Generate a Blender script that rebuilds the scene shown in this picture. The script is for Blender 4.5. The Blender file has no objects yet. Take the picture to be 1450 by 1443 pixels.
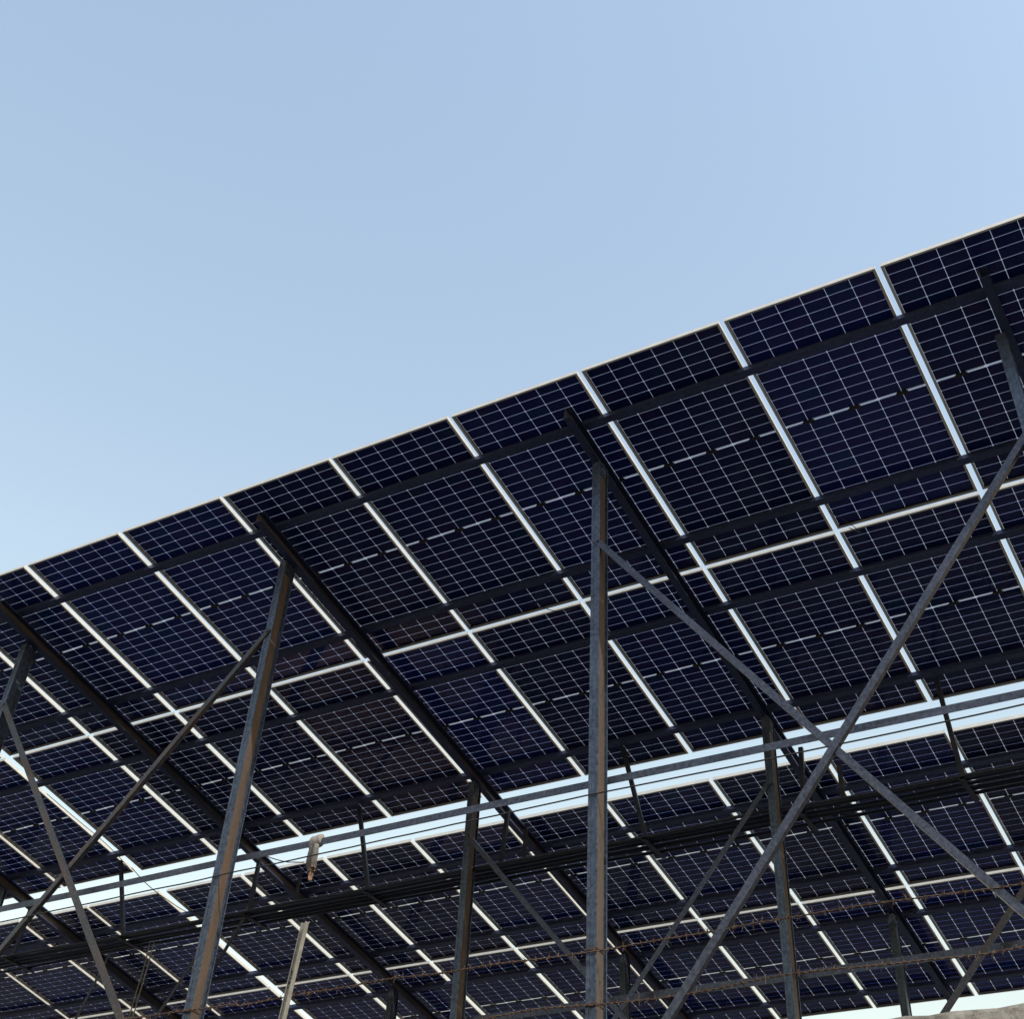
import bpy, math, random
from mathutils import Matrix, Vector, Euler, noise

R = math.radians
random.seed(7)
scene = bpy.context.scene
COL = scene.collection

# ------------------------------------------------------------------ camera
cam_data = bpy.data.cameras.new("camera")
cam = bpy.data.objects.new("camera", cam_data)
COL.objects.link(cam)
scene.camera = cam
F_PX, W_PX = 1841.82, 1450.0
cam_data.sensor_fit = 'HORIZONTAL'
cam_data.sensor_width = 36.0
cam_data.lens = F_PX / W_PX * 36.0
cam_data.shift_y = -(721.5 - 488.13) / W_PX
cam_data.clip_start = 0.05
cam_data.clip_end = 4000.0
c_right = Vector((0.8645423, 0.4997183, 0.0533686))
c_up = Vector((0.3187036, -0.6272672, 0.7106081))
c_fwd = Vector((-0.3885802, 0.5973421, 0.7015610))
m = Matrix.Identity(4)
for i in range(3):
    m[i][0], m[i][1], m[i][2] = c_right[i], c_up[i], -c_fwd[i]
m.translation = Vector((5.7911, -6.2812, 1.6))
cam.matrix_world = m

# ------------------------------------------------------------------ sky, sun, exposure
SUN_EL, SUN_AZ = R(47.0), R(113.0)          # azimuth measured from +Y towards +X
world = bpy.data.worlds.new("World")
scene.world = world
world.use_nodes = True
wn = world.node_tree
wn.nodes.clear()
w_out = wn.nodes.new("ShaderNodeOutputWorld")
w_bg = wn.nodes.new("ShaderNodeBackground")
w_sky = wn.nodes.new("ShaderNodeTexSky")
w_sky.sky_type = 'NISHITA'
w_sky.sun_disc = False
w_sky.sun_elevation = SUN_EL
w_sky.sun_rotation = SUN_AZ
w_sky.altitude = 200.0
w_sky.air_density = 2.7
w_sky.dust_density = 2.0
w_sky.ozone_density = 0.2
w_bg.inputs["Strength"].default_value = 0.15
w_wb = wn.nodes.new("ShaderNodeMix")            # the camera's white balance, the same over the whole sky
w_wb.data_type = 'RGBA'
w_wb.blend_type = 'MULTIPLY'
w_wb.inputs[0].default_value = 1.0
w_wb.inputs[7].default_value = (1.025, 0.975, 1.03, 1.0)
wn.links.new(w_sky.outputs["Color"], w_wb.inputs[6])
wn.links.new(w_wb.outputs[2], w_bg.inputs["Color"])
wn.links.new(w_bg.outputs["Background"], w_out.inputs["Surface"])

sun_data = bpy.data.lights.new("sun", 'SUN')
sun_data.energy = 3.0
sun_data.angle = R(0.53)
sun_data.color = (1.0, 0.91, 0.77)
sun = bpy.data.objects.new("sun", sun_data)
COL.objects.link(sun)
sun_dir = Vector((math.sin(SUN_AZ) * math.cos(SUN_EL), math.cos(SUN_AZ) * math.cos(SUN_EL), math.sin(SUN_EL)))
sun.rotation_euler = sun_dir.to_track_quat('Z', 'Y').to_euler()
sun.location = (0, 0, 30)

scene.view_settings.view_transform = 'Standard'
scene.view_settings.look = 'None'
scene.view_settings.exposure = 0.56
scene.view_settings.gamma = 1.0
scene.view_settings.use_curve_mapping = False

# ------------------------------------------------------------------ materials
def new_mat(name):
    mt = bpy.data.materials.new(name)
    mt.use_nodes = True
    nt = mt.node_tree
    bsdf = nt.nodes.get("Principled BSDF")
    return mt, nt, bsdf

def ramp(nt, stops):
    r = nt.nodes.new("ShaderNodeValToRGB")
    el = r.color_ramp.elements
    while len(el) < len(stops):
        el.new(0.5)
    for e, (p, c) in zip(el, stops):
        e.position = p
        e.color = (*c, 1.0) if len(c) == 3 else c
    return r

def coords(nt, kind="Object", scale=(1, 1, 1)):
    tc = nt.nodes.new("ShaderNodeTexCoord")
    mp = nt.nodes.new("ShaderNodeMapping")
    mp.inputs["Scale"].default_value = scale
    nt.links.new(tc.outputs[kind], mp.inputs["Vector"])
    return mp.outputs["Vector"]

def noise_tex(nt, vec, scale, detail=6, rough=0.6):
    n = nt.nodes.new("ShaderNodeTexNoise")
    n.inputs["Scale"].default_value = scale
    n.inputs["Detail"].default_value = detail
    n.inputs["Roughness"].default_value = rough
    nt.links.new(vec, n.inputs["Vector"])
    return n.outputs["Fac"]

def mix_rgb(nt, fac, a, b, mode='MIX'):
    mx = nt.nodes.new("ShaderNodeMix")
    mx.data_type = 'RGBA'
    mx.blend_type = mode
    for sock, val in ((mx.inputs[0], fac), (mx.inputs[6], a), (mx.inputs[7], b)):
        if hasattr(val, "links"):
            nt.links.new(val, sock)
        elif isinstance(val, tuple):
            sock.default_value = (*val, 1.0)
        else:
            sock.default_value = val
    return mx.outputs[2]

def bump(nt, bsdf, height, strength=0.2, dist=0.002):
    b = nt.nodes.new("ShaderNodeBump")
    b.inputs["Strength"].default_value = strength
    b.inputs["Distance"].default_value = dist
    nt.links.new(height, b.inputs["Height"])
    nt.links.new(b.outputs["Normal"], bsdf.inputs["Normal"])

def steel(name, dark, light, rust_lo, rust_hi, metallic=0.45, rough=0.5, stretch=(1, 1, 1), rust_col=((0.10, 0.045, 0.02), (0.24, 0.115, 0.05))):
    """weathered galvanised steel: mottled zinc, streaks of rust where the zinc has gone"""
    mt, nt, bsdf = new_mat(name)
    v1 = coords(nt, "Object", (1, 1, 1))
    v2 = coords(nt, "Object", stretch)
    zinc = ramp(nt, [(0.3, dark), (0.72, light)])
    nt.links.new(noise_tex(nt, v1, 38.0, 4, 0.65), zinc.inputs["Fac"])
    streak = ramp(nt, [(0.35, (0.75, 0.75, 0.75)), (0.7, (1.1, 1.1, 1.1))])
    nt.links.new(noise_tex(nt, v2, 9.0, 5, 0.6), streak.inputs["Fac"])
    zcol = mix_rgb(nt, 0.8, zinc.outputs["Color"], streak.outputs["Color"], 'MULTIPLY')
    rmask = ramp(nt, [(rust_lo, (0, 0, 0)), (rust_hi, (1, 1, 1))])
    nt.links.new(noise_tex(nt, v2, 4.3, 8, 0.68), rmask.inputs["Fac"])
    rcol = ramp(nt, [(0.3, rust_col[0]), (0.75, rust_col[1])])
    nt.links.new(noise_tex(nt, v1, 60.0, 5, 0.7), rcol.inputs["Fac"])
    col = mix_rgb(nt, rmask.outputs["Color"], zcol, rcol.outputs["Color"])
    nt.links.new(col, bsdf.inputs["Base Color"])
    mr = nt.nodes.new("ShaderNodeMapRange")
    mr.inputs["To Min"].default_value = metallic
    mr.inputs["To Max"].default_value = 0.0
    nt.links.new(rmask.outputs["Color"], mr.inputs["Value"])
    nt.links.new(mr.outputs["Result"], bsdf.inputs["Metallic"])
    mr2 = nt.nodes.new("ShaderNodeMapRange")
    mr2.inputs["To Min"].default_value = rough
    mr2.inputs["To Max"].default_value = 0.85
    nt.links.new(rmask.outputs["Color"], mr2.inputs["Value"])
    nt.links.new(mr2.outputs["Result"], bsdf.inputs["Roughness"])
    bump(nt, bsdf, noise_tex(nt, v1, 55.0, 6, 0.7), 0.25, 0.0015)
    return mt

M = {}
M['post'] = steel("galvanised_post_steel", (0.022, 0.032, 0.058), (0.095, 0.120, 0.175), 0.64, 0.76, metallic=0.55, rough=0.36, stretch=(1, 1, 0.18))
M['post_rust'] = steel("rusted_channel_steel", (0.055, 0.047, 0.045), (0.095, 0.08, 0.072), 0.40, 0.60, metallic=0.35, rough=0.42, stretch=(1, 1, 0.15),
                       rust_col=((0.050, 0.031, 0.022), (0.105, 0.066, 0.043)))
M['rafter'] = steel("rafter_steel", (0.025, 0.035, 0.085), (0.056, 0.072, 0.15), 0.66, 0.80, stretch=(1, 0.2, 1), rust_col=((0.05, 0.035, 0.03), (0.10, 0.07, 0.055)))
M['web'] = steel("primed_web_steel", (0.038, 0.038, 0.050), (0.085, 0.078, 0.085), 0.5, 0.7, metallic=0.1, rough=0.6, stretch=(1, 0.2, 1), rust_col=((0.10, 0.07, 0.05), (0.20, 0.14, 0.09)))
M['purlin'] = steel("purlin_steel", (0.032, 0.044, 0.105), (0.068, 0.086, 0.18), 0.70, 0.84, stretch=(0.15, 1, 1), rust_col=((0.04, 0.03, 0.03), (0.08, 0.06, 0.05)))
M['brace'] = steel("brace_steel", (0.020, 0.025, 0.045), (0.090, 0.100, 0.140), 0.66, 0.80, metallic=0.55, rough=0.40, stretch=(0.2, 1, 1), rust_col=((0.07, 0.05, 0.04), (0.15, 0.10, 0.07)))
M['brace_rust'] = steel("rusty_brace_steel", (0.024, 0.026, 0.036), (0.085, 0.084, 0.098), 0.47, 0.66, metallic=0.5, rough=0.42, stretch=(0.2, 1, 1), rust_col=((0.05, 0.030, 0.022), (0.125, 0.075, 0.048)))
M['rack'] = steel("cable_rack_steel", (0.012, 0.015, 0.028), (0.032, 0.037, 0.062), 0.74, 0.9, stretch=(0.2, 1, 1))
M['pipe'] = steel("weathered_pipe", (0.17, 0.17, 0.16), (0.28, 0.275, 0.255), 0.66, 0.78, metallic=0.1, rough=0.7)

def simple(name, col, rough=0.5, metallic=0.0, var=0.25, scale=20.0):
    mt, nt, bsdf = new_mat(name)
    v = coords(nt, "Object")
    rp = ramp(nt, [(0.25, tuple(c * (1 - var) for c in col)), (0.75, tuple(min(1, c * (1 + var)) for c in col))])
    nt.links.new(noise_tex(nt, v, scale), rp.inputs["Fac"])
    nt.links.new(rp.outputs["Color"], bsdf.inputs["Base Color"])
    bsdf.inputs["Roughness"].default_value = rough
    bsdf.inputs["Metallic"].default_value = metallic
    return mt

M['alu'] = simple("anodised_aluminium", (0.58, 0.565, 0.53), 0.42, 0.35, 0.10, 14.0)
M['black'] = simple("black_plastic", (0.012, 0.012, 0.013), 0.45, 0.0, 0.2)
M['cable'] = simple("black_cable", (0.018, 0.018, 0.02), 0.5, 0.0, 0.3)
M['cord'] = simple("pale_cord", (0.16, 0.15, 0.13), 0.9, 0.0, 0.3)
M['ribbon'] = simple("tinned_ribbon", (0.50, 0.48, 0.42), 0.4, 0.5, 0.2, 60.0)
M['wire_rust'] = simple("rusty_wire", (0.075, 0.048, 0.037), 0.85, 0.1, 0.5, 90.0)
M['cloth'] = simple("dry_frayed_cloth", (0.42, 0.34, 0.27), 0.95, 0.0, 0.5, 30.0)

# cell: dark navy silicon, a slightly different tone per cell
mt, nt, bsdf = new_mat("silicon_cell")
oi = nt.nodes.new("ShaderNodeObjectInfo")
rp = ramp(nt, [(0.0, (0.014, 0.058, 0.42)), (0.45, (0.020, 0.062, 0.44)), (0.75, (0.036, 0.052, 0.42)), (1.0, (0.012, 0.100, 0.45))])
nt.links.new(oi.outputs["Random"], rp.inputs["Fac"])
nt.links.new(mix_rgb(nt, 1.0, rp.outputs["Color"], oi.outputs["Color"], 'MULTIPLY'), bsdf.inputs["Base Color"])
bsdf.inputs["Roughness"].default_value = 0.42
bsdf.inputs["Specular IOR Level"].default_value = 0.35
M['cell'] = mt

# glass: clear sheet that mirrors by its angle
mt = bpy.data.materials.new("solar_glass")
mt.use_nodes = True
nt = mt.node_tree
nt.nodes.clear()
out = nt.nodes.new("ShaderNodeOutputMaterial")
tr = nt.nodes.new("ShaderNodeBsdfTransparent")
tr.inputs["Color"].default_value = (0.79, 0.75, 0.735, 1)
gl = nt.nodes.new("ShaderNodeBsdfGlossy")
gl.inputs["Roughness"].default_value = 0.03
fr = nt.nodes.new("ShaderNodeFresnel")
fr.inputs["IOR"].default_value = 1.27
geo = nt.nodes.new("ShaderNodeNewGeometry")
inv = nt.nodes.new("ShaderNodeMath")
inv.operation = 'SUBTRACT'
inv.inputs[0].default_value = 1.0
nt.links.new(geo.outputs["Backfacing"], inv.inputs[1])
mul = nt.nodes.new("ShaderNodeMath")
mul.operation = 'MULTIPLY'
nt.links.new(fr.outputs["Fac"], mul.inputs[0])
nt.links.new(inv.outputs[0], mul.inputs[1])
mx = nt.nodes.new("ShaderNodeMixShader")
nt.links.new(mul.outputs[0], mx.inputs[0])
nt.links.new(tr.outputs[0], mx.inputs[1])
nt.links.new(gl.outputs[0], mx.inputs[2])
dv = coords(nt, "Object", (1, 0.28, 1))
oi_ = nt.nodes.new("ShaderNodeObjectInfo")
va = nt.nodes.new("ShaderNodeVectorMath")
va.operation = 'ADD'
nt.links.new(dv, va.inputs[0])
nt.links.new(oi_.outputs["Location"], va.inputs[1])
dr = ramp(nt, [(0.46, (0.0, 0.0, 0.0)), (0.78, (0.030, 0.030, 0.030))])
nt.links.new(noise_tex(nt, va.outputs[0], 2.6, 9, 0.66), dr.inputs["Fac"])
df = nt.nodes.new("ShaderNodeBsdfDiffuse")
df.inputs["Color"].default_value = (0.30, 0.29, 0.31, 1)
mx2 = nt.nodes.new("ShaderNodeMixShader")
nt.links.new(dr.outputs["Color"], mx2.inputs[0])
nt.links.new(mx.outputs[0], mx2.inputs[1])
nt.links.new(df.outputs[0], mx2.inputs[2])
nt.links.new(mx2.outputs[0], out.inputs["Surface"])
M['glass'] = mt

# concrete
mt, nt, bsdf = new_mat("rough_concrete")
v = coords(nt, "Object")
rp = ramp(nt, [(0.28, (0.085, 0.082, 0.075)), (0.5, (0.20, 0.195, 0.18)), (0.75, (0.33, 0.325, 0.305))])
nt.links.new(noise_tex(nt, v, 3.2, 10, 0.68), rp.inputs["Fac"])
rp2 = ramp(nt, [(0.38, (0.30, 0.28, 0.24)), (0.56, (1, 1, 1))])
nt.links.new(noise_tex(nt, v, 17.0, 8, 0.72), rp2.inputs["Fac"])
nt.links.new(mix_rgb(nt, 0.7, rp.outputs["Color"], rp2.outputs["Color"], 'MULTIPLY'), bsdf.inputs["Base Color"])
bsdf.inputs["Roughness"].default_value = 0.92
bump(nt, bsdf, noise_tex(nt, v, 22.0, 10, 0.7), 0.8, 0.02)
M['concrete'] = mt

# dry earth
mt, nt, bsdf = new_mat("dry_earth")
v = coords(nt, "Object")
rp = ramp(nt, [(0.3, (0.040, 0.042, 0.044)), (0.55, (0.060, 0.061, 0.062)), (0.8, (0.085, 0.085, 0.084))])
nt.links.new(noise_tex(nt, v, 0.6, 10, 0.65), rp.inputs["Fac"])
ds = nt.nodes.new("ShaderNodeVectorMath")                   # unseen red-brown soil patch, added so its brown reflection shows in the panel glass
ds.operation = 'DISTANCE'
nt.links.new(v, ds.inputs[0])
ds.inputs[1].default_value = (-7.8, 9.0, 0.0)
wob = nt.nodes.new("ShaderNodeMath")
wob.operation = 'MULTIPLY_ADD'
nt.links.new(noise_tex(nt, v, 0.7, 5, 0.6), wob.inputs[0])
wob.inputs[1].default_value = 2.4
nt.links.new(ds.outputs["Value"], wob.inputs[2])
dm = nt.nodes.new("ShaderNodeMath")
dm.operation = 'DIVIDE'
nt.links.new(wob.outputs[0], dm.inputs[0])
dm.inputs[1].default_value = 6.0
pm = ramp(nt, [(0.25, (1, 1, 1)), (0.85, (0, 0, 0))])
nt.links.new(dm.outputs[0], pm.inputs["Fac"])
nt.links.new(mix_rgb(nt, pm.outputs["Color"], rp.outputs["Color"], (0.44, 0.26, 0.165)), bsdf.inputs["Base Color"])
bsdf.inputs["Roughness"].default_value = 0.95
bump(nt, bsdf, noise_tex(nt, v, 6.0, 8, 0.7), 0.6, 0.05)
M['earth'] = mt

# ------------------------------------------------------------------ mesh helpers
class MB:
    def __init__(self):
        self.v, self.f = [], []

    def box(self, lo, hi):
        x0, y0, z0 = lo
        x1, y1, z1 = hi
        b = len(self.v)
        self.v += [(x0, y0, z0), (x1, y0, z0), (x1, y1, z0), (x0, y1, z0), (x0, y0, z1), (x1, y0, z1), (x1, y1, z1), (x0, y1, z1)]
        self.f += [tuple(b + i for i in q) for q in ((3, 2, 1, 0), (4, 5, 6, 7), (0, 1, 5, 4), (1, 2, 6, 5), (2, 3, 7, 6), (3, 0, 4, 7))]
        return self

    def sweep(self, profile, path, up=Vector((0, 0, 1)), side=None):
        """closed 2-D profile (a, b) carried along a straight path p0 -> p1; a along side, b along up"""
        p0, p1 = Vector(path[0]), Vector(path[1])
        t = (p1 - p0).normalized()
        s = side.copy() if side is not None else t.cross(up)
        s = (s - t * s.dot(t)).normalized()
        u = s.cross(t).normalized()
        n = len(profile)
        b = len(self.v)
        for p in (p0, p1):
            for a, c in profile:
                self.v.append(tuple(p + s * a + u * c))
        for i in range(n):
            j = (i + 1) % n
            self.f.append((b + i, b + j, b + n + j, b + n + i))
        self.f.append(tuple(b + i for i in reversed(range(n))))
        self.f.append(tuple(b + n + i for i in range(n)))
        return self

    def tube(self, pts, r, n=8, cap=True):
        pts = [Vector(p) for p in pts]
        rs = r if isinstance(r, (list, tuple)) else [r] * len(pts)
        b0 = len(self.v)
        ref = None
        for i, p in enumerate(pts):
            t = (pts[min(i + 1, len(pts) - 1)] - pts[max(i - 1, 0)]).normalized()
            if ref is None:
                ref = Vector((0, 0, 1)) if abs(t.z) < 0.9 else Vector((1, 0, 0))
            s = ref - t * ref.dot(t)
            s.normalize()
            ref = s
            q = t.cross(s)
            for k in range(n):
                a = 2 * math.pi * k / n
                self.v.append(tuple(p + (s * math.cos(a) + q * math.sin(a)) * rs[i]))
        for i in range(len(pts) - 1):
            for k in range(n):
                k2 = (k + 1) % n
                a, c = b0 + i * n, b0 + (i + 1) * n
                self.f.append((a + k, a + k2, c + k2, c + k))
        if cap:
            self.f.append(tuple(b0 + k for k in reversed(range(n))))
            e = b0 + (len(pts) - 1) * n
            self.f.append(tuple(e + k for k in range(n)))
        return self

    def mesh(self, name, mat, smooth=False):
        me = bpy.data.meshes.new(name)
        me.from_pydata(self.v, [], self.f)
        me.update()
        if mat is not None:
            me.materials.append(mat)
        if smooth:
            for p in me.polygons:
                p.use_smooth = True
        return me

    def build(self, name, mat, parent=None, loc=None, smooth=False):
        return place(name, self.mesh(name, mat, smooth), parent, loc)

def place(name, me, parent=None, loc=None, rot=None):
    o = bpy.data.objects.new(name, me)
    COL.objects.link(o)
    if parent is not None:
        o.parent = parent
    if loc is not None:
        o.location = loc
    if rot is not None:
        o.rotation_euler = rot
    return o

def bevel(o, w, seg=1):
    md = o.modifiers.new("bevel", 'BEVEL')
    md.width = w
    md.segments = seg
    md.limit_method = 'ANGLE'

def tag(o, label, cat, group=None, kind=None):
    o["label"] = label
    if cat:
        o["category"] = cat
    if group:
        o["group"] = group
    if kind:
        o["kind"] = kind
    return o

def thing(name, label, cat, loc=(0, 0, 0), rot=None, group=None):
    return tag(place(name, None, None, loc, rot), label, cat, group)

def angle_profile(w, t):
    return [(-w / 2, 0), (w / 2, 0), (w / 2, t), (-w / 2 + t, t), (-w / 2 + t, w * 0.9), (-w / 2, w * 0.9)]

# ------------------------------------------------------------------ the roof plane: u along the ridge, v down the slope, w up
TH = 0.1594091
RIDGE = Vector((0, 0, 8.4032))
AX_V = Vector((0, math.cos(TH), -math.sin(TH)))
AX_W = Vector((0, math.sin(TH), math.cos(TH)))

def P(u, v, w=0.0):
    return RIDGE + Vector((u, 0, 0)) + AX_V * v + AX_W * w

PW, PL, GAP, PITCH = 1.1235, 2.2665, 0.0405, 1.16385
WALK = 0.455
ROWS = [0.0, PL + GAP, 5.041, 5.041 + PL + GAP]
TABLE2 = ROWS[2]

# ------------------------------------------------------------------ the setting: ground
gb = MB()
N = 48
S = 900.0
for j in range(N + 1):
    for i in range(N + 1):
        x = -S + 2 * S * i / N
        y = -S + 2 * S * j / N
        gb.v.append((x, y, 0.0))
for j in range(N):
    for i in range(N):
        a = j * (N + 1) + i
        gb.f.append((a, a + 1, a + N + 2, a + N + 1))
ground = gb.build("ground", M['earth'])
tag(ground, "dry bare earth below the panels", None, kind="structure")
del ground["label"]

# ------------------------------------------------------------------ boundary wall
wb = MB()
nx = 260
x0, x1 = -14.0, 13.0
prof = []
for i in range(nx + 1):
    x = x0 + (x1 - x0) * i / nx
    top = 3.66 + 0.016 * noise.noise((x * 0.9, 3.1, 0)) + 0.016 * noise.noise((x * 4.2, 7.7, 0)) + 0.008 * noise.noise((x * 13, 1.7, 0))
    face = 0.012 * noise.noise((x * 3.0, 0.4, 2.0))
    for (y, z) in ((0.02 + face, 0.0), (0.02 + face, 1.8), (0.02 + face * 0.7, top - 0.03), (0.055 + face, top + 0.004 * noise.noise((x * 20, 0, 0))),
                   (0.21, top + 0.012), (0.25, top - 0.03), (0.25, 0.0)):
        wb.v.append((x, y, z))
k = 7
for i in range(nx):
    for q in range(k - 1):
        a = i * k + q
        wb.f.append((a, a + k, a + k + 1, a + 1))
wb.f.append(tuple(range(k)))
wb.f.append(tuple(nx * k + q for q in reversed(range(k))))
wall = wb.build("boundary_wall", M['concrete'], smooth=True)
tag(wall, "rough grey concrete wall top at the lower right corner", "wall")

# ------------------------------------------------------------------ solar panels
# frame: four rails, each with an outer wall and an inward foot
FT, FL, FW = 0.033, 0.019, 0.0022   # height, foot width, sheet thickness
rail_l = MB()
rail_l.box((0, 0, 0), (FL, PL, FW)).box((0, 0, FW), (0.004, PL, FT)).box((0.004, 0, FT - 0.0105), (0.011, PL, FT - 0.008)).box((0.004, 0, FT - 0.002), (0.011, PL, FT))
rail_r = MB()
rail_r.box((PW - FL, 0, 0), (PW, PL, FW)).box((PW - 0.004, 0, FW), (PW, PL, FT)).box((PW - 0.011, 0, FT - 0.0105), (PW - 0.004, PL, FT - 0.008)).box((PW - 0.011, 0, FT - 0.002), (PW - 0.004, PL, FT))
rail_t = MB()
rail_t.box((FL, 0, 0.0003), (PW - FL, FL * 0.8, FW)).box((0.004, 0, FW), (PW - 0.004, 0.004, FT))
rail_b = MB()
rail_b.box((FL, PL - FL * 0.8, 0.0003), (PW - FL, PL, FW)).box((0.004, PL - 0.004, FW), (PW - 0.004, PL, FT))
ME_RAILS = [r.mesh("frame_rail", M['alu']) for r in (rail_l, rail_r, rail_t, rail_b)]
# black edge seal between the outermost cells and the frame
SEAL = 0.0165
zs0, zs1 = FT - 0.0046, FT - 0.0034
seal_ = MB()
seal_.box((0.0045, 0.0045, zs0), (SEAL, PL - 0.0045, zs1)).box((PW - SEAL, 0.0045, zs0), (PW - 0.0045, PL - 0.0045, zs1))
seal_.box((SEAL, 0.0045, zs0), (PW - SEAL, SEAL + 0.003, zs1)).box((SEAL, PL - SEAL - 0.003, zs0), (PW - SEAL, PL - 0.0045, zs1))
ME_SEAL = seal_.mesh("edge_seal", M['black'])
ME_GLASS = MB().box((0.0045, 0.0045, FT - 0.0078), (PW - 0.0045, PL - 0.0045, FT - 0.0048)).mesh("glass", M['glass'])

CW, CH, CG = 0.1782, 0.0892, 0.0032
cb = MB()
ch = 0.005
oct_ = [(-CW / 2 + ch, -CH / 2), (CW / 2 - ch, -CH / 2), (CW / 2, -CH / 2 + ch), (CW / 2, CH / 2 - ch), (CW / 2 - ch, CH / 2), (-CW / 2 + ch, CH / 2), (-CW / 2, CH / 2 - ch), (-CW / 2, -CH / 2 + ch)]
cb.v = [(x, y, 0.0) for x, y in oct_] + [(x, y, 0.0017) for x, y in oct_]
cb.f = [tuple(reversed(range(8))), tuple(range(8, 16))] + [(i, (i + 1) % 8, 8 + (i + 1) % 8, 8 + i) for i in range(8)]
ME_CELL = cb.mesh("cell", M['cell'])
CELL_Z = FT - 0.0042
MIDGAP = 0.020
cell_xy = []
half = 12 * CH + 11 * CG
tot = 2 * half + MIDGAP
for c in range(6):
    cx_ = PW / 2 + (c - 2.5) * (CW + CG)
    for r_ in range(24):
        y_ = (PL - tot) / 2 + CH / 2 + r_ * (CH + CG) + (MIDGAP - CG if r_ >= 12 else 0)
        cell_xy.append((cx_, y_))
jb = MB()
jb.box((-0.037, -0.015, -0.012), (0.037, 0.015, 0.0)).box((-0.046, -0.006, -0.009), (-0.037, 0.006, -0.002)).box((0.037, -0.006, -0.009), (0.046, 0.006, -0.002))
ME_JB = jb.mesh("junction_box", M['black'])
ME_RIB = MB().box((0, -0.0025, 0), (0.15, 0.0025, 0.0008)).mesh("busbar", M['ribbon'])

ROW_NAME = ["top row", "row above the sky gap", "row below the sky gap", "bottom row"]
ORD = ["first", "second", "third", "fourth", "fifth", "sixth", "seventh", "eighth", "ninth", "tenth", "eleventh", "twelfth", "thirteenth", "fourteenth"]

def make_panel(u, v, label, group):
    jit = random.uniform
    k_ = jit(0.55, 1.2)
    tone = (k_ * jit(0.9, 1.2), k_ * jit(0.92, 1.06), k_ * jit(0.92, 1.05), 1.0)
    t = thing("solar_panel", label, "solar panel", P(u + jit(-.0015, .0015), v + jit(-.0015, .0015), 0.0005 + jit(0, .001)),
              (-TH + jit(-.0008, .0008), jit(-.0012, .0012), jit(-.0004, .0004)), group)
    for me in ME_RAILS:
        place("frame_rail", me, t)
    place("glass", ME_GLASS, t)
    place("edge_seal", ME_SEAL, t)
    for (x, y) in cell_xy:
        place("cell", ME_CELL, t, (x, y, CELL_Z)).color = tone
    for c in (-2, 0, 2):
        place("junction_box", ME_JB, t, (PW / 2 + c * (CW + CG), PL / 2, FT - 0.0079))
    for c in range(-3, 3):
        place("busbar", ME_RIB, t, (PW / 2 + c * (CW + CG) + 0.017, PL / 2 + (0.004 if c % 2 else -0.004), CELL_Z + 0.0002))
    return t

LEFT_EDGE = -5.965
DRIFT = {-2: -0.042, -1: -0.026, 0: -0.010}
plan = [
    (0, [LEFT_EDGE - PW - k * PITCH for k in (2, 1, 0)] + [(i - 3) * PITCH + GAP / 2 + DRIFT.get(i, 0.0) for i in range(-2, 9)], 3, 1),
    (1, [LEFT_EDGE - PW - k * PITCH for k in (2, 1, 0)] + [(i - 3) * PITCH + GAP / 2 + DRIFT.get(i, 0.0) for i in range(-2, 9)], 1, 1),
    (2, [LEFT_EDGE - PW - k * PITCH for k in (3, 2, 1, 0)] + [(i - 3) * PITCH + GAP / 2 + DRIFT.get(i, 0.0) for i in range(-2, 8)], 0, 1),
    (3, [LEFT_EDGE - PW - k * PITCH for k in (3, 2, 1, 0)] + [(i - 3) * PITCH + GAP / 2 + DRIFT.get(i, 0.0) for i in range(-2, 8)], 1, 1),
]
for row, us, hid_l, hid_r in plan:
    n = 0
    for q, u in enumerate(us):
        if q < hid_l:
            lab = "solar panel in the " + ROW_NAME[row] + ", " + ORD[hid_l - 1 - q] + " beyond the left end in view"
        elif q >= len(us) - hid_r:
            lab = "solar panel in the " + ROW_NAME[row] + ", beyond the right end in view"
        else:
            lab = "dark blue solar panel, " + ORD[n] + " from the left in the " + ROW_NAME[row]
            n += 1
        make_panel(u, ROWS[row], lab, "solar panels of the canopy")

# ------------------------------------------------------------------ purlins
PUR_V = [0.44, 1.865, 2.73, 4.14]
PUR_B, PUR_H = 0.06, 0.042
def c_profile_open_down(b, h, t=0.003):
    return None
pur_names = ["topmost purlin under the ridge row", "second purlin from the ridge", "third purlin, just below the first cross gap", "fourth purlin, just above the sky gap",
             "fifth purlin, first below the sky gap", "sixth purlin, above the lower cross gap", "seventh purlin, below the lower cross gap", "lowest purlin near the wall"]
pn = 0
for base in (0.0, TABLE2):
    for pv in PUR_V:
        v = base + pv
        ua, ub = -10.9, 7.15
        mb = MB()
        t = 0.003
        # channel lying on its side: web faces the ridge, lips turned in
        prof = [(0, 0), (PUR_B, 0), (PUR_B, -t), (t, -t), (t, -PUR_H + t), (PUR_B - 0.0, -PUR_H + t), (PUR_B, -PUR_H + 0.012), (PUR_B + t, -PUR_H + 0.012), (PUR_B + t, -PUR_H), (0, -PUR_H)]
        # profile (a along v, b along w), carried along u
        n_ = len(prof)
        for u in (ua, ub):
            for a, b in prof:
                mb.v.append((u, a, b))
        for i in range(n_):
            j = (i + 1) % n_
            mb.f.append((i, j, n_ + j, n_ + i))
        mb.f.append(tuple(range(n_)))
        mb.f.append(tuple(n_ + i for i in reversed(range(n_))))
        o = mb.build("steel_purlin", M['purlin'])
        o.location = P(0, v, -0.0005)
        o.rotation_euler = (-TH, 0, 0)
        tag(o, "dark steel channel, " + pur_names[pn], "purlin", "purlins under the panels")
        pn += 1

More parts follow.
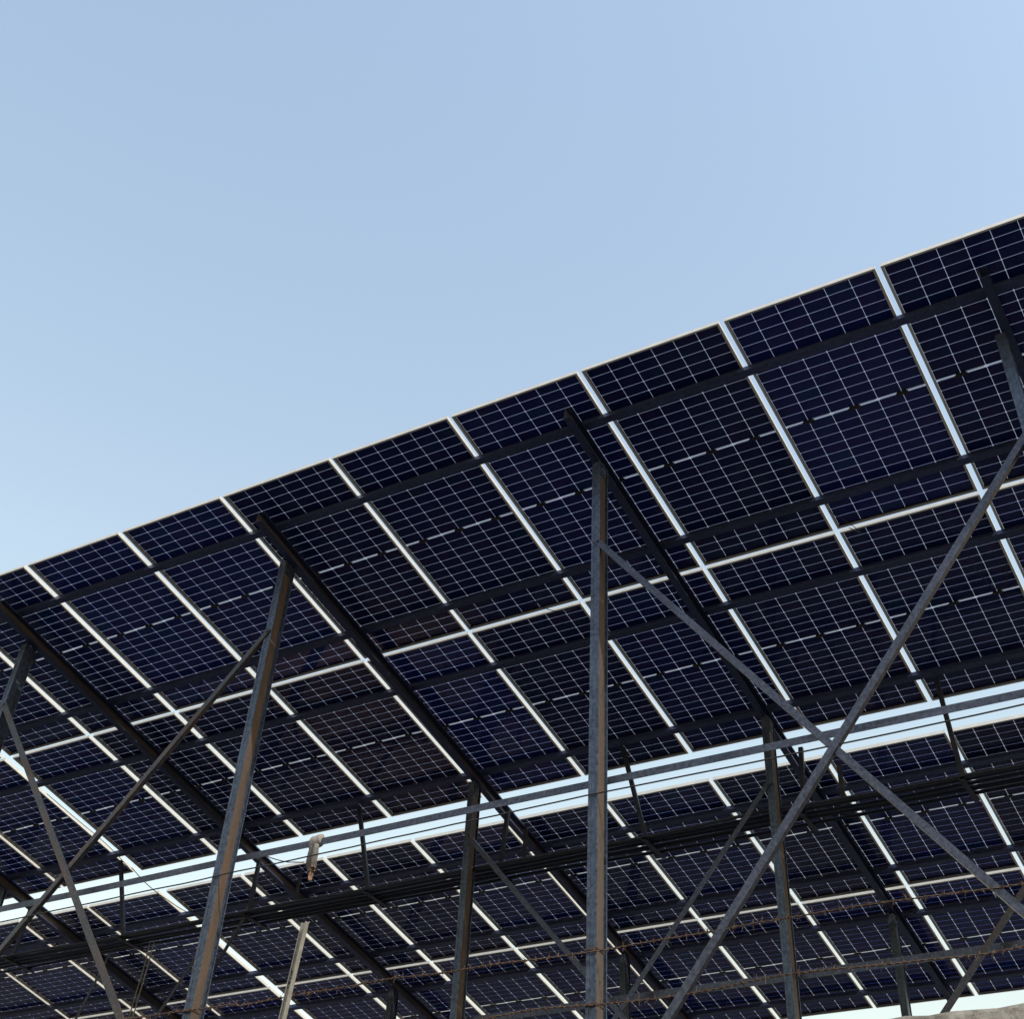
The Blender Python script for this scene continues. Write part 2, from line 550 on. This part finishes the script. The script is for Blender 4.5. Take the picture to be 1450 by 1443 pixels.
# ------------------------------------------------------------------ rafters (channels open to the right)
RAF_T, RAF_B = -0.043, -0.160
rafters = [(-7.565, -7.635, "leftmost rafter, crossing the sky gap at the left edge"),
           (-4.02, -4.12, "rafter above the far left post, second from the left"),
           (-0.885, -0.985, "rafter carried by the brown left front post"),
           (2.112, 2.095, "rafter carried by the tall middle front post"),
           (5.285, 5.275, "rafter end at the upper right, over the right post")]
PUR_ALL = [b + p for b in (0.0, TABLE2) for p in PUR_V]
def raf_u(i, v):
    a, b = rafters[i][0], rafters[i][1]
    return a + (b - a) * min(v, 5.0) / 4.9 if v < 5 else b
for i, (ua, ub, lab) in enumerate(rafters):
    W2 = 0.031
    t = 0.0045
    prof = [(-W2, RAF_B), (W2, RAF_B), (W2, RAF_B + 0.014), (W2 - t, RAF_B + 0.014), (W2 - t, RAF_B + t), (-W2 + t, RAF_B + t), (-W2 + t, RAF_T - t), (W2 - t, RAF_T - t), (W2 - t, RAF_T - 0.014), (W2, RAF_T - 0.014), (W2, RAF_T), (-W2, RAF_T)]
    mb = MB()
    stations = [0.25, 4.9, 9.42]
    n_ = len(prof)
    for v in stations:
        uc = raf_u(i, v)
        for a, b in prof:
            mb.v.append((uc + a, v, b))
    for s in range(len(stations) - 1):
        for q in range(n_):
            j = (q + 1) % n_
            a, b = s * n_, (s + 1) * n_
            mb.f.append((a + q, b + q, b + j, a + j))
    mb.f.append(tuple(range(n_)))
    mb.f.append(tuple(2 * n_ + q for q in reversed(range(n_))))
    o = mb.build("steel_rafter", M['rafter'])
    o.location = RIDGE
    o.rotation_euler = (-TH, 0, 0)
    wbm = MB()
    for v in stations:
        uc = raf_u(i, v)
        for a, b in ((-W2 + t + 0.0005, RAF_B + t + 0.0005), (-W2 + t + 0.0015, RAF_B + t + 0.0005), (-W2 + t + 0.0015, RAF_T - t - 0.0005), (-W2 + t + 0.0005, RAF_T - t - 0.0005)):
            wbm.v.append((uc + a, v, b))
    for q0 in (0, 4):
        for q in range(4):
            j = (q + 1) % 4
            wbm.f.append((q0 + q, q0 + 4 + q, q0 + 4 + j, q0 + j))
    wbm.f += [(0, 1, 2, 3), (11, 10, 9, 8)]
    wbm.build("web_face", M['web'], o)
    tag(o, "dark steel channel " + lab, "rafter", "rafters under the purlins")
    for pv in PUR_ALL:
        uc = raf_u(i, pv)
        cl = MB()
        cl.box((-0.028, -0.0465, RAF_T + 0.001), (0.028, -0.0005, RAF_T + 0.006)).box((-0.028, -0.0055, RAF_T + 0.006), (0.028, -0.0005, -0.006))
        cl.build("cleat", M['rafter'], o, (uc, pv, 0))

# ------------------------------------------------------------------ posts
def make_post(x, y, ztop, label, rust, zbase=0.0, w=0.070, d=0.135):
    t = thing("steel_post", label, "post", (x, y, zbase), None, "posts of the canopy")
    h = ztop - zbase
    hw = w / 2
    y0 = -d / 2
    main, back = (M['post'], M['post_rust'] if rust else M['post'])
    # front channel: web towards the viewer, two sides running back
    mb = MB()
    mb.box((-hw, y0, 0.012), (-hw + 0.021, y0 + 0.0064, h)).box((hw - 0.017, y0, 0.012), (hw, y0 + 0.0064, h)).box((-hw + 0.021, y0 + 0.0035, 0.012), (hw - 0.017, y0 + 0.006, h - 0.001))
    o = mb.build("front_flange", main, t)
    bevel(o, 0.0025, 2)
    mb = MB()
    mb.box((-hw + 0.001, y0 + 0.0062, 0.012), (hw - 0.001, y0 + 0.088, h - 0.004))
    o = mb.build("side_web", back, t)
    bevel(o, 0.003, 2)
    mb = MB()
    mb.box((-hw + 0.012, y0 + 0.0882, 0.012), (hw - 0.018, y0 + d - 0.0072, h - 0.006))
    mb.build("inner_web", main, t)
    mb = MB()
    mb.box((-hw, y0 + d - 0.007, 0.012), (hw, y0 + d, h - 0.002))
    o = mb.build("back_flange", main, t)
    bevel(o, 0.002, 2)
    gz = h - 0.13
    gpl = MB().box((hw + 0.0005, y0 + 0.012, gz), (hw + 0.0055, y0 + 0.080, h - 0.012)).build("gusset_plate", main, t)
    for by, bz in ((0.028, 0.03), (0.062, 0.03), (0.028, 0.09), (0.062, 0.09)):
        MB().tube([(hw + 0.0056, y0 + by, gz + bz), (hw + 0.0125, y0 + by, gz + bz)], 0.0085, 6).build("bolt", main, gpl)
    MB().box((-0.13, -0.14, 0.0), (0.13, 0.14, 0.0118)).build("base_plate", main, t)
    return t

def roof_z(y, w):
    # height of plane w at horizontal distance y
    v = (y - w * math.sin(TH)) / math.cos(TH)
    return P(0, v, w).z

zt = roof_z(0.80, RAF_B) - 0.004
make_post(-4.085, 0.75, zt, "dark steel post at the far left edge, bracing bolted low", False)
make_post(-0.942, 0.75, zt, "thick brown rusted steel post at the left front", True)
make_post(2.125, 0.75, zt, "tall blue-grey steel post in the middle, full height in front", True)
make_post(5.238, 0.75, zt, "steel post cut by the right edge below the upper rafter end", False)
zt = roof_z(4.11, RAF_B) - 0.004
make_post(-7.62, 4.05, zt, "dark steel post of the second line, farthest left", False)
make_post(-4.11, 4.05, zt, "dark steel post of the second line, hidden behind the brown post", False)
make_post(-0.975, 4.05, zt, "dark post of the second line, left of the tall middle post", True)
make_post(2.125, 4.05, zt, "dark post of the second line, right of the tall middle post", True)
make_post(5.275, 4.05, zt, "dark post of the second line, beyond the right edge", False)
zt = roof_z(7.46, RAF_B) - 0.004
make_post(-4.12, 7.4, zt, "dark short-looking post of the rear line, left of centre", False)
make_post(-0.985, 7.4, zt, "dark post of the rear line, just right of the tall middle post", False)
make_post(2.085, 7.4, zt, "dark post of the rear line at the lower right", False)

# ------------------------------------------------------------------ bracing and rails
def make_brace(p0, p1, label, mat, w=0.046, name="steel_brace", cat="brace", up=Vector((0, -1, 0)), group="angle braces", flip=False, ends=True):
    p0, p1 = Vector(p0), Vector(p1)
    mid = (p0 + p1) / 2
    d = (p1 - p0)
    L = d.length
    xax = d.normalized()
    yax = Vector((0, 1, 0))
    zax = xax.cross(yax).normalized()
    yax = zax.cross(xax)
    mw = Matrix((xax, yax, zax)).transposed().to_4x4()
    mw.translation = mid
    t = 0.005
    mb = MB()
    s = -1 if flip else 1
    # one leg flat in the bracing plane (facing the viewer), the other turned back
    prof = [(0, -w / 2), (0, w / 2), (t, w / 2), (t, -w / 2 + t), (w * 0.85, -w / 2 + t), (w * 0.85, -w / 2)]
    n_ = len(prof)
    seg = 6
    for k_ in range(seg + 1):
        x = -L / 2 + L * k_ / seg
        sag = -0.004 * math.sin(math.pi * k_ / seg)
        for a, b in prof:
            mb.v.append((x, a, s * b + sag))
    for k_ in range(seg):
        for q in range(n_):
            j = (q + 1) % n_
            a, b = k_ * n_, (k_ + 1) * n_
            mb.f.append((a + q, a + j, b + j, b + q) if not flip else (a + q, b + q, b + j, a + j))
    mb.f.append(tuple(range(n_)))
    mb.f.append(tuple(seg * n_ + q for q in reversed(range(n_))))
    o = mb.build(name, mat)
    o.matrix_world = mw
    tag(o, label, cat, group)
    if ends:
        for e in (-1, 1):
            bb = MB().tube([(e * (L / 2 - 0.03), -0.009, 0), (e * (L / 2 - 0.03), 0.0, 0)], 0.011, 6)
            bb.build("bolt", mat, o)
    return o

YF = 0.672
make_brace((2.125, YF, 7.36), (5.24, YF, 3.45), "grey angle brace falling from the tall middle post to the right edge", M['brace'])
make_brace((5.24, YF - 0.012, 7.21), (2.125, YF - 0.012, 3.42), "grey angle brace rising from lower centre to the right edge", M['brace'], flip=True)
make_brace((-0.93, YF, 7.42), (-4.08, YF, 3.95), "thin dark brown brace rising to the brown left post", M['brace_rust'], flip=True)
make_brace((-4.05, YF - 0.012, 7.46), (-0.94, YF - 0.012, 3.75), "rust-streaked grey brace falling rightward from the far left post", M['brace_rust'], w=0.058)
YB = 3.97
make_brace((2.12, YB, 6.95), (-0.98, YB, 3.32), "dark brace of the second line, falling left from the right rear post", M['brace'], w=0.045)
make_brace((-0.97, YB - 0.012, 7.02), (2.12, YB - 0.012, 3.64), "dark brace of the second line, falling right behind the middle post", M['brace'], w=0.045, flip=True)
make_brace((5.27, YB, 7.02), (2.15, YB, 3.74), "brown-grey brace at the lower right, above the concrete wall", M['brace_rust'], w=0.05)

make_brace((-4.13, YB, 6.34), (-7.60, YB, 1.3), "thin dark brace of the second line at the lower left, nearer the brown post", M['rack'], w=0.04)
make_brace((-5.36, YB - 0.06, 6.44), (-7.60, YB - 0.06, 0.9), "thin dark brace at the lower left, under the rust-streaked brace", M['rack'], w=0.035)

def make_rail(p0, p1, label, mat, h=0.05, d=0.03, name="steel_rail"):
    p0, p1 = Vector(p0), Vector(p1)
    L = (p1 - p0).length
    mb = MB()
    t = 0.004
    prof = [(0, -h / 2), (0, h / 2), (d, h / 2), (d, h / 2 - t), (t, h / 2 - t), (t, -h / 2)]
    seg = 30
    n_ = len(prof)
    for k_ in range(seg + 1):
        x = -L / 2 + L * k_ / seg
        wob = 0.006 * noise.noise((x * 0.7, p0.z, 0))
        for a, b in prof:
            mb.v.append((x, a, b + wob))
    for k_ in range(seg):
        for q in range(n_):
            j = (q + 1) % n_
            a, b = k_ * n_, (k_ + 1) * n_
            mb.f.append((a + q, b + q, b + j, a + j))
    mb.f.append(tuple(range(n_)))
    mb.f.append(tuple(seg * n_ + q for q in reversed(range(n_))))
    o = mb.build(name, mat)
    o.location = (p0 + p1) / 2
    tag(o, label, "rail", "horizontal rails between the posts")
    return o

make_rail((-4.6, 0.822, 5.535), (7.0, 0.822, 5.52), "long grey steel rail crossing in front of the sky gap", M['brace'])
make_rail((-0.93, 4.125, 5.415), (7.0, 4.125, 5.365), "lower grey steel rail behind the second line of posts", M['brace'], h=0.065)

# ------------------------------------------------------------------ thin cable under the rail
def cable_pts(a, b, n, sag=0.0, jit=0.0, seed=0):
    a, b = Vector(a), Vector(b)
    out_ = []
    for i in range(n + 1):
        f = i / n
        p = a.lerp(b, f)
        p.z -= sag * 4 * f * (1 - f)
        if jit:
            p += Vector((noise.noise((f * n * 0.37, seed, 1)), noise.noise((f * n * 0.37, seed, 5)), noise.noise((f * n * 0.37, seed, 9)))) * jit
        out_.append(p)
    return out_

pts = cable_pts((-4.6, 0.672, 5.332), (2.1, 0.672, 5.378), 40, 0.010, 0.006, 3) + cable_pts((2.1, 0.672, 5.378), (7.0, 0.672, 5.435), 30, 0.03, 0.004, 4)[1:]
o = MB().tube(pts, 0.0055, 6).build("stay_wire", M['cable'], smooth=True)
tag(o, "thin dark wire strung across the sky gap below the long rail", "wire")

pts = cable_pts((-0.62, 0.80, 5.50), (-0.20, 0.75, 5.36), 12, 0.02, 0.004, 8)
o = MB().tube(pts, 0.0035, 6).build("stay_wire", M['cable'], smooth=True)
tag(o, "short slack wire slanting from the rail to the rag", "wire")

# ------------------------------------------------------------------ cable rack under the lower panels
RZ = 6.72
pipes_y = [4.10, 4.175, 4.262, 4.340, 4.425]
pipe_r = [0.015, 0.022, 0.017, 0.023, 0.016]
pipe_lab = ["nearest pipe of the dark bundle below the sky gap", "second pipe of the dark bundle below the sky gap", "middle pipe of the dark bundle below the sky gap",
            "fourth pipe of the dark bundle below the sky gap", "farthest pipe of the dark bundle below the sky gap"]
for k_, (y, r_) in enumerate(zip(pipes_y, pipe_r)):
    pts = []
    for i in range(61):
        x = -11.6 + 18.8 * i / 60
        pts.append((x, y + 0.016 * noise.noise((x * 0.6, k_ * 3.3, 0)), RZ + r_ + 0.022 * noise.noise((x * 0.8, k_ * 5.1, 4)) + 0.004))
    o = MB().tube(pts, r_, 10).build("conduit_pipe", M['rack'], smooth=True)
    tag(o, "long " + pipe_lab[k_], "pipe", "pipes of the hanging bundle")

def make_hanger(top, bot, label, rung=True):
    top, bot = Vector(top), Vector(bot)
    t = thing("pipe_hanger", label, "hanger", bot, None, "hangers of the pipe bundle")
    rel = top - bot
    mb = MB()
    mb.sweep([(-0.02, -0.003), (0.02, -0.003), (0.02, 0.003), (-0.02, 0.003)], ((0, 0, 0), rel), up=Vector((0, 1, 0)))
    mb.sweep([(-0.003, 0.003), (0.003, 0.003), (0.003, 0.03), (-0.003, 0.03)], ((0.017, 0, 0), rel + Vector((0.017, 0, 0))), up=Vector((0, 1, 0)))
    mb.build("drop_bar", M['rack'], t)
    if rung:
        dz = RZ - 0.028 - bot.z
        mb = MB().box((-0.022, -0.06, dz), (0.022, 0.50 - (bot.y - 4.0), dz + 0.005)).box((-0.022, -0.06, dz + 0.005), (-0.017, 0.50 - (bot.y - 4.0), dz + 0.024))
        mb.build("cross_bar", M['rack'], t)
        for y in pipes_y[::2]:
            MB().box((-0.016, y - bot.y - 0.036, dz + 0.0245), (0.016, y - bot.y + 0.036, dz + 0.0275)).build("clamp", M['rack'], t)
    return t

make_hanger((3.65, 4.17, 7.69), (3.72, 4.13, RZ - 0.03), "hanger bar crossing the sky gap at the right")
make_hanger((0.60, 4.17, 7.70), (0.86, 4.13, RZ - 0.03), "hanger bar crossing the sky gap just right of the middle post")
make_hanger((-2.50, 4.17, 7.68), (-2.19, 4.13, RZ - 0.03), "hanger bar crossing the sky gap right of the hanging rag")
make_hanger((-5.86, 4.17, 7.66), (-5.44, 4.13, RZ - 0.03), "hanger bar near the wide left gap between panels")
make_hanger((-7.15, 4.17, 7.33), (-7.16, 4.13, RZ - 0.03), "short hanger under the leftmost rafter")
make_hanger((-0.70, 4.25, 7.36), (-0.73, 4.2, RZ - 0.03), "thin hanger below the rafter, left of the middle post")
make_hanger((-3.73, 4.15, 7.31), (-3.72, 4.13, RZ - 0.03), "hanger just right of the brown left post")
make_hanger((2.34, 4.25, 7.36), (2.32, 4.2, RZ - 0.03), "short hanger close to the right rear post")
o = make_brace((-3.72, 4.11, RZ), (-4.10, 4.11, 6.05), "short dark strut from the pipe bundle behind the brown post", M['rack'], w=0.045, ends=False)

# short support brackets seen against the lower panels
for (x, y, za, zb, lab) in [(-0.585, 4.42, 7.20, 6.80, "short flat bracket hanging from the rafter left of the middle post"),
                            (2.62, 4.42, 7.22, 6.78, "short flat bracket hanging right of the right rear post"),
                            (-3.35, 4.42, 7.24, 6.79, "short flat bracket above the bundle left of the rag")]:
    mb = MB().box((-0.022, -0.004, 0), (0.022, 0.004, za - zb)).box((-0.022, 0.004, 0), (0.022, 0.05, 0.006))
    o = mb.build("flat_bracket", M['rack'])
    o.location = (x, y, zb)
    tag(o, lab, "bracket", "flat brackets of the bundle")

# ------------------------------------------------------------------ loose cables
def cable_thing(pts, r, label, name="loose_cable"):
    # smooth the polyline
    P_ = [Vector(p) for p in pts]
    for _ in range(3):
        Q = [P_[0]]
        for a, b in zip(P_[:-1], P_[1:]):
            Q += [a.lerp(b, 0.25), a.lerp(b, 0.75)]
        Q.append(P_[-1])
        P_ = Q
    o = MB().tube(P_, r, 6).build(name, M['cord'] if "cord" in label else M['cable'], smooth=True)
    return tag(o, label, "cable", "loose cables")

def pp(u, v, w):
    return P(u, v, w)

cable_thing([pp(-5.90, 2.95, -.01), pp(-5.87, 3.4, -.03), pp(-5.86, 4.0, -.02), pp(-5.9, 4.5, -.05)], 0.004, "thin cable lying along the wide left gap between panels")
cable_thing([pp(-5.88, 4.45, -.03), pp(-5.90, 4.8, -.06), pp(-5.90, 5.3, -.02), pp(-5.86, 5.5, -.01)], 0.005, "dark cable crossing the sky gap at the wide left gap")
cable_thing([pp(3.52, 2.05, -.005), pp(3.63, 2.1, -.10), pp(3.70, 2.2, -.14), pp(3.68, 2.3, -.07), pp(3.6, 2.28, 0)], 0.0035, "small cable loop hanging by the cross gap at the right")
cable_thing([pp(4.35, 2.9, -.005), pp(4.38, 3.0, -.10), pp(4.45, 3.2, -.16), pp(4.55, 3.25, -.12), pp(4.6, 3.1, 0)], 0.0035, "faint cable loop under the right end of the second row")
cable_thing([pp(0.78, 2.12, -.005), pp(0.86, 2.2, -.07), pp(0.98, 2.32, -.04), pp(1.12, 2.33, -.01)], 0.0035, "short cable tail at the cross gap left of the middle post")
cable_thing([(-5.20, 4.30, 6.70), (-5.20, 4.30, 6.4), (-5.23, 4.28, 6.0), (-5.24, 4.3, 5.2), (-5.25, 4.3, 0.0)], 0.007, "pair of thin pale cords dropping at the lower left, left cord")
cable_thing([(-5.14, 4.30, 6.70), (-5.15, 4.30, 6.4), (-5.17, 4.28, 6.0), (-5.20, 4.3, 5.2), (-5.21, 4.3, 0.0)], 0.007, "pair of thin pale cords dropping at the lower left, right cord")

# ------------------------------------------------------------------ barbed wires
def barbed(z_of_x, y, xa, xb, label, seed):
    t = thing("barbed_wire", label, "barbed wire", (xa, y, z_of_x(xa)), None, "rusty barbed wires")
    base = Vector((xa, y, z_of_x(xa)))
    rnd = random.Random(seed)
    n = int((xb - xa) / 0.022)
    for ph in (0.0, math.pi):
        pts = []
        for i in range(n + 1):
            x = xa + (xb - xa) * i / n
            a = x * 2 * math.pi / 0.085 + ph
            wob = 0.007 * noise.noise((x * 3.1, seed, 0.3))
            wz = 0.010 * noise.noise((x * 2.3, seed, 7.3))
            pts.append(Vector((x, y + wob + 0.0032 * math.cos(a), z_of_x(x) + wz + 0.0032 * math.sin(a))) - base)
        MB().tube(pts, 0.0030, 5).build("strand", M['wire_rust'], t)
    mb = MB()
    x = xa + 0.03
    while x < xb:
        wz = 0.010 * noise.noise((x * 2.3, seed, 7.3))
        wob = 0.007 * noise.noise((x * 3.1, seed, 0.3))
        c = Vector((x, y + wob, z_of_x(x) + wz)) - base
        # coil of the barb
        coil = []
        for i in range(15):
            a = i / 14 * 4 * math.pi
            coil.append(c + Vector(((i / 14 - 0.5) * 0.016, 0.0068 * math.cos(a), 0.0068 * math.sin(a))))
        mb.tube(coil, 0.0016, 4)
        for q in range(5):
            a = rnd.uniform(0, 2 * math.pi)
            d = Vector((rnd.uniform(-.55, .55), math.cos(a), math.sin(a))).normalized()
            ln = rnd.uniform(0.018, 0.038)
            mb.tube([c, c + d * ln], [0.0024, 0.0010], 4)
        x += rnd.uniform(0.045, 0.105)
    o = mb.build("barbs", M['wire_rust'], t)
    o["kind"] = "stuff"
    return t

barbed(lambda x: 4.425 - 0.020 * math.cos((x - 2.13) * math.pi / 1.5) * 0.5 + (0.02 if x < -0.5 else 0), 0.668, -4.6, 7.0, "upper strand of rusty barbed wire across the posts", 11)
barbed(lambda x: 4.125 - 0.014 * math.cos((x - 2.6) * math.pi / 0.8), 0.668, -4.6, 7.0, "lower strand of rusty barbed wire across the posts", 23)
# wire ties on the posts
for (x, z, lab) in [(2.125, 4.43, "rusty tie wire holding the upper barbed wire on the middle post"), (2.125, 4.128, "rusty tie wire holding the lower barbed wire on the middle post"),
                    (-0.942, 4.44, "rusty tie wire on the brown left post")]:
    pts = []
    for turn in range(2):
        zz = z + turn * 0.008
        pts += [(x - 0.038, 0.679, zz), (x + 0.038, 0.679, zz + 0.002), (x + 0.039, 0.775, zz + 0.004), (x - 0.039, 0.775, zz + 0.006)]
    o = MB().tube(pts, 0.0028, 5).build("tie_wire", M['wire_rust'])
    tag(o, lab, "wire", "tie wires")

# ------------------------------------------------------------------ hanging rag on the rail
mt, nt, bsdf = new_mat("frayed_rag")
tc = nt.nodes.new("ShaderNodeTexCoord")
sp = nt.nodes.new("ShaderNodeSeparateXYZ")
nt.links.new(tc.outputs["Object"], sp.inputs[0])
vv = coords(nt, "Object", (1, 1, 0.35))
nz_ = noise_tex(nt, vv, 45.0, 6, 0.7)
ad = nt.nodes.new("ShaderNodeMath")
ad.operation = 'MULTIPLY_ADD'
nt.links.new(nz_, ad.inputs[0])
ad.inputs[1].default_value = 0.16
nt.links.new(sp.outputs["Z"], ad.inputs[2])
mr = nt.nodes.new("ShaderNodeMapRange")
mr.inputs["From Min"].default_value = -0.27
mr.inputs["From Max"].default_value = 0.10
nt.links.new(ad.outputs[0], mr.inputs["Value"])
rp = ramp(nt, [(0.05, (0.24, 0.135, 0.08)), (0.30, (0.17, 0.11, 0.08)), (0.44, (0.075, 0.066, 0.064)), (0.72, (0.12, 0.118, 0.12)), (0.92, (0.23, 0.222, 0.215))])
nt.links.new(mr.outputs["Result"], rp.inputs["Fac"])
nt.links.new(rp.outputs["Color"], bsdf.inputs["Base Color"])
bsdf.inputs["Roughness"].default_value = 0.95
bump(nt, bsdf, nz_, 0.7, 0.006)
M['rag'] = mt
rag = thing("cloth_rag", "frayed grey-brown rag tied on the long rail and hanging down", "rag", (-0.186, 0.822, 5.545))
# knot wrapped round the rail
kb = MB()
nu, nv = 22, 14
for i in range(nu):
    a = 2 * math.pi * i / nu
    for k_ in range(nv):
        f = k_ / (nv - 1)
        x = -0.052 + 0.104 * f + 0.010 * noise.noise((math.cos(a), math.sin(a), 3.0))
        rr = 1.0 + 0.16 * noise.noise((math.cos(a) * 2.2, math.sin(a) * 2.2, f * 5)) - 0.25 * (2 * f - 1) ** 4
        kb.v.append((x, 0.012 + 0.036 * math.cos(a) * rr, -0.008 + 0.046 * math.sin(a) * rr + 0.018 * (f - 0.5)))
for i in range(nu):
    for k_ in range(nv - 1):
        a, b = i * nv + k_, ((i + 1) % nu) * nv + k_
        kb.f.append((a, b, b + 1, a + 1))
kb.f.append(tuple(i * nv for i in reversed(range(nu))))
kb.f.append(tuple(i * nv + nv - 1 for i in range(nu)))
kb.build("knot", M['rag'], rag, smooth=True)
# three hanging tails of torn cloth, folded and thick
def tail(name, x_top, x_bot, z_top, z_bot, w_top, w_mid, w_bot, seed, ybase):
    tb = MB()
    n1, n2 = 30, 16
    for i in range(n1 + 1):
        f = i / n1
        zc = z_top + (z_bot - z_top) * f
        w_ = (w_top + (w_mid - w_top) * min(1, f / 0.35)) if f < 0.35 else (w_mid + (w_bot - w_mid) * ((f - 0.35) / 0.65) ** 1.6)
        xc = x_top + (x_bot - x_top) * f + 0.008 * noise.noise((f * 4, seed, 0))
        for k_ in range(n2):
            a = 2 * math.pi * k_ / n2
            fold = 1 + 0.35 * math.sin(3 * a + f * 4 + seed) * (0.4 + 0.6 * f) + 0.3 * noise.noise((math.cos(a) * 2, math.sin(a) * 2, f * 6 + seed))
            jag = -0.035 * max(0.0, noise.noise((a * 2.3, seed, 8.1))) * max(0.0, (f - 0.75) / 0.25)
            tb.v.append((xc + w_ * math.cos(a) * fold, ybase + 0.016 * math.sin(a) * fold, zc + jag))
    for i in range(n1):
        for k_ in range(n2):
            k2 = (k_ + 1) % n2
            tb.f.append((i * n2 + k_, i * n2 + k2, (i + 1) * n2 + k2, (i + 1) * n2 + k_))
    tb.f.append(tuple(range(n2)))
    tb.f.append(tuple(n1 * n2 + k_ for k_ in reversed(range(n2))))
    tb.build(name, M['rag'], rag, smooth=True)
tail("cloth_tail", -0.004, -0.002, -0.03, -0.225, 0.030, 0.047, 0.026, 2.0, 0.000)
tail("cloth_tail", 0.014, 0.028, -0.035, -0.205, 0.022, 0.024, 0.014, 5.0, -0.012)
tail("cloth_tail", -0.012, 0.002, -0.16, -0.285, 0.026, 0.018, 0.005, 9.0, 0.004)

# ------------------------------------------------------------------ grey drilled pipe post near the left
gp = thing("fence_post", "pale grey drilled post leaning in front of the panels, lower left", "post", (0.0, 0.60, 0.0))
ptop, pbot = Vector((0.028, 0.0, 4.855)), Vector((-0.46, 0.0, 0.0))
mb = MB()
mb.sweep([(-0.027, -0.004), (0.025, -0.004), (0.025, 0.030), (0.020, 0.030), (0.020, 0.001), (-0.022, 0.001), (-0.022, 0.012), (-0.027, 0.012)], (pbot, ptop), up=Vector((0, -1, 0)))
mb.build("channel_section", M['pipe'], gp)
dz_ = (ptop - pbot).normalized()
for d_, off, r_ in ((0.305, -0.015, 0.0055), (0.322, -0.012, 0.004), (0.345, -0.012, 0.0045), (0.372, -0.017, 0.0080), (0.400, -0.016, 0.0040), (0.465, 0.004, 0.0070), (0.30, 0.006, 0.003)):
    c = ptop - dz_ * d_ + Vector((off, 0.0, 0))
    MB().tube([c + Vector((0, -0.0065, 0)), c + Vector((0, 0.0055, 0))], r_, 8).build("bolt_hole", M['black'], gp)
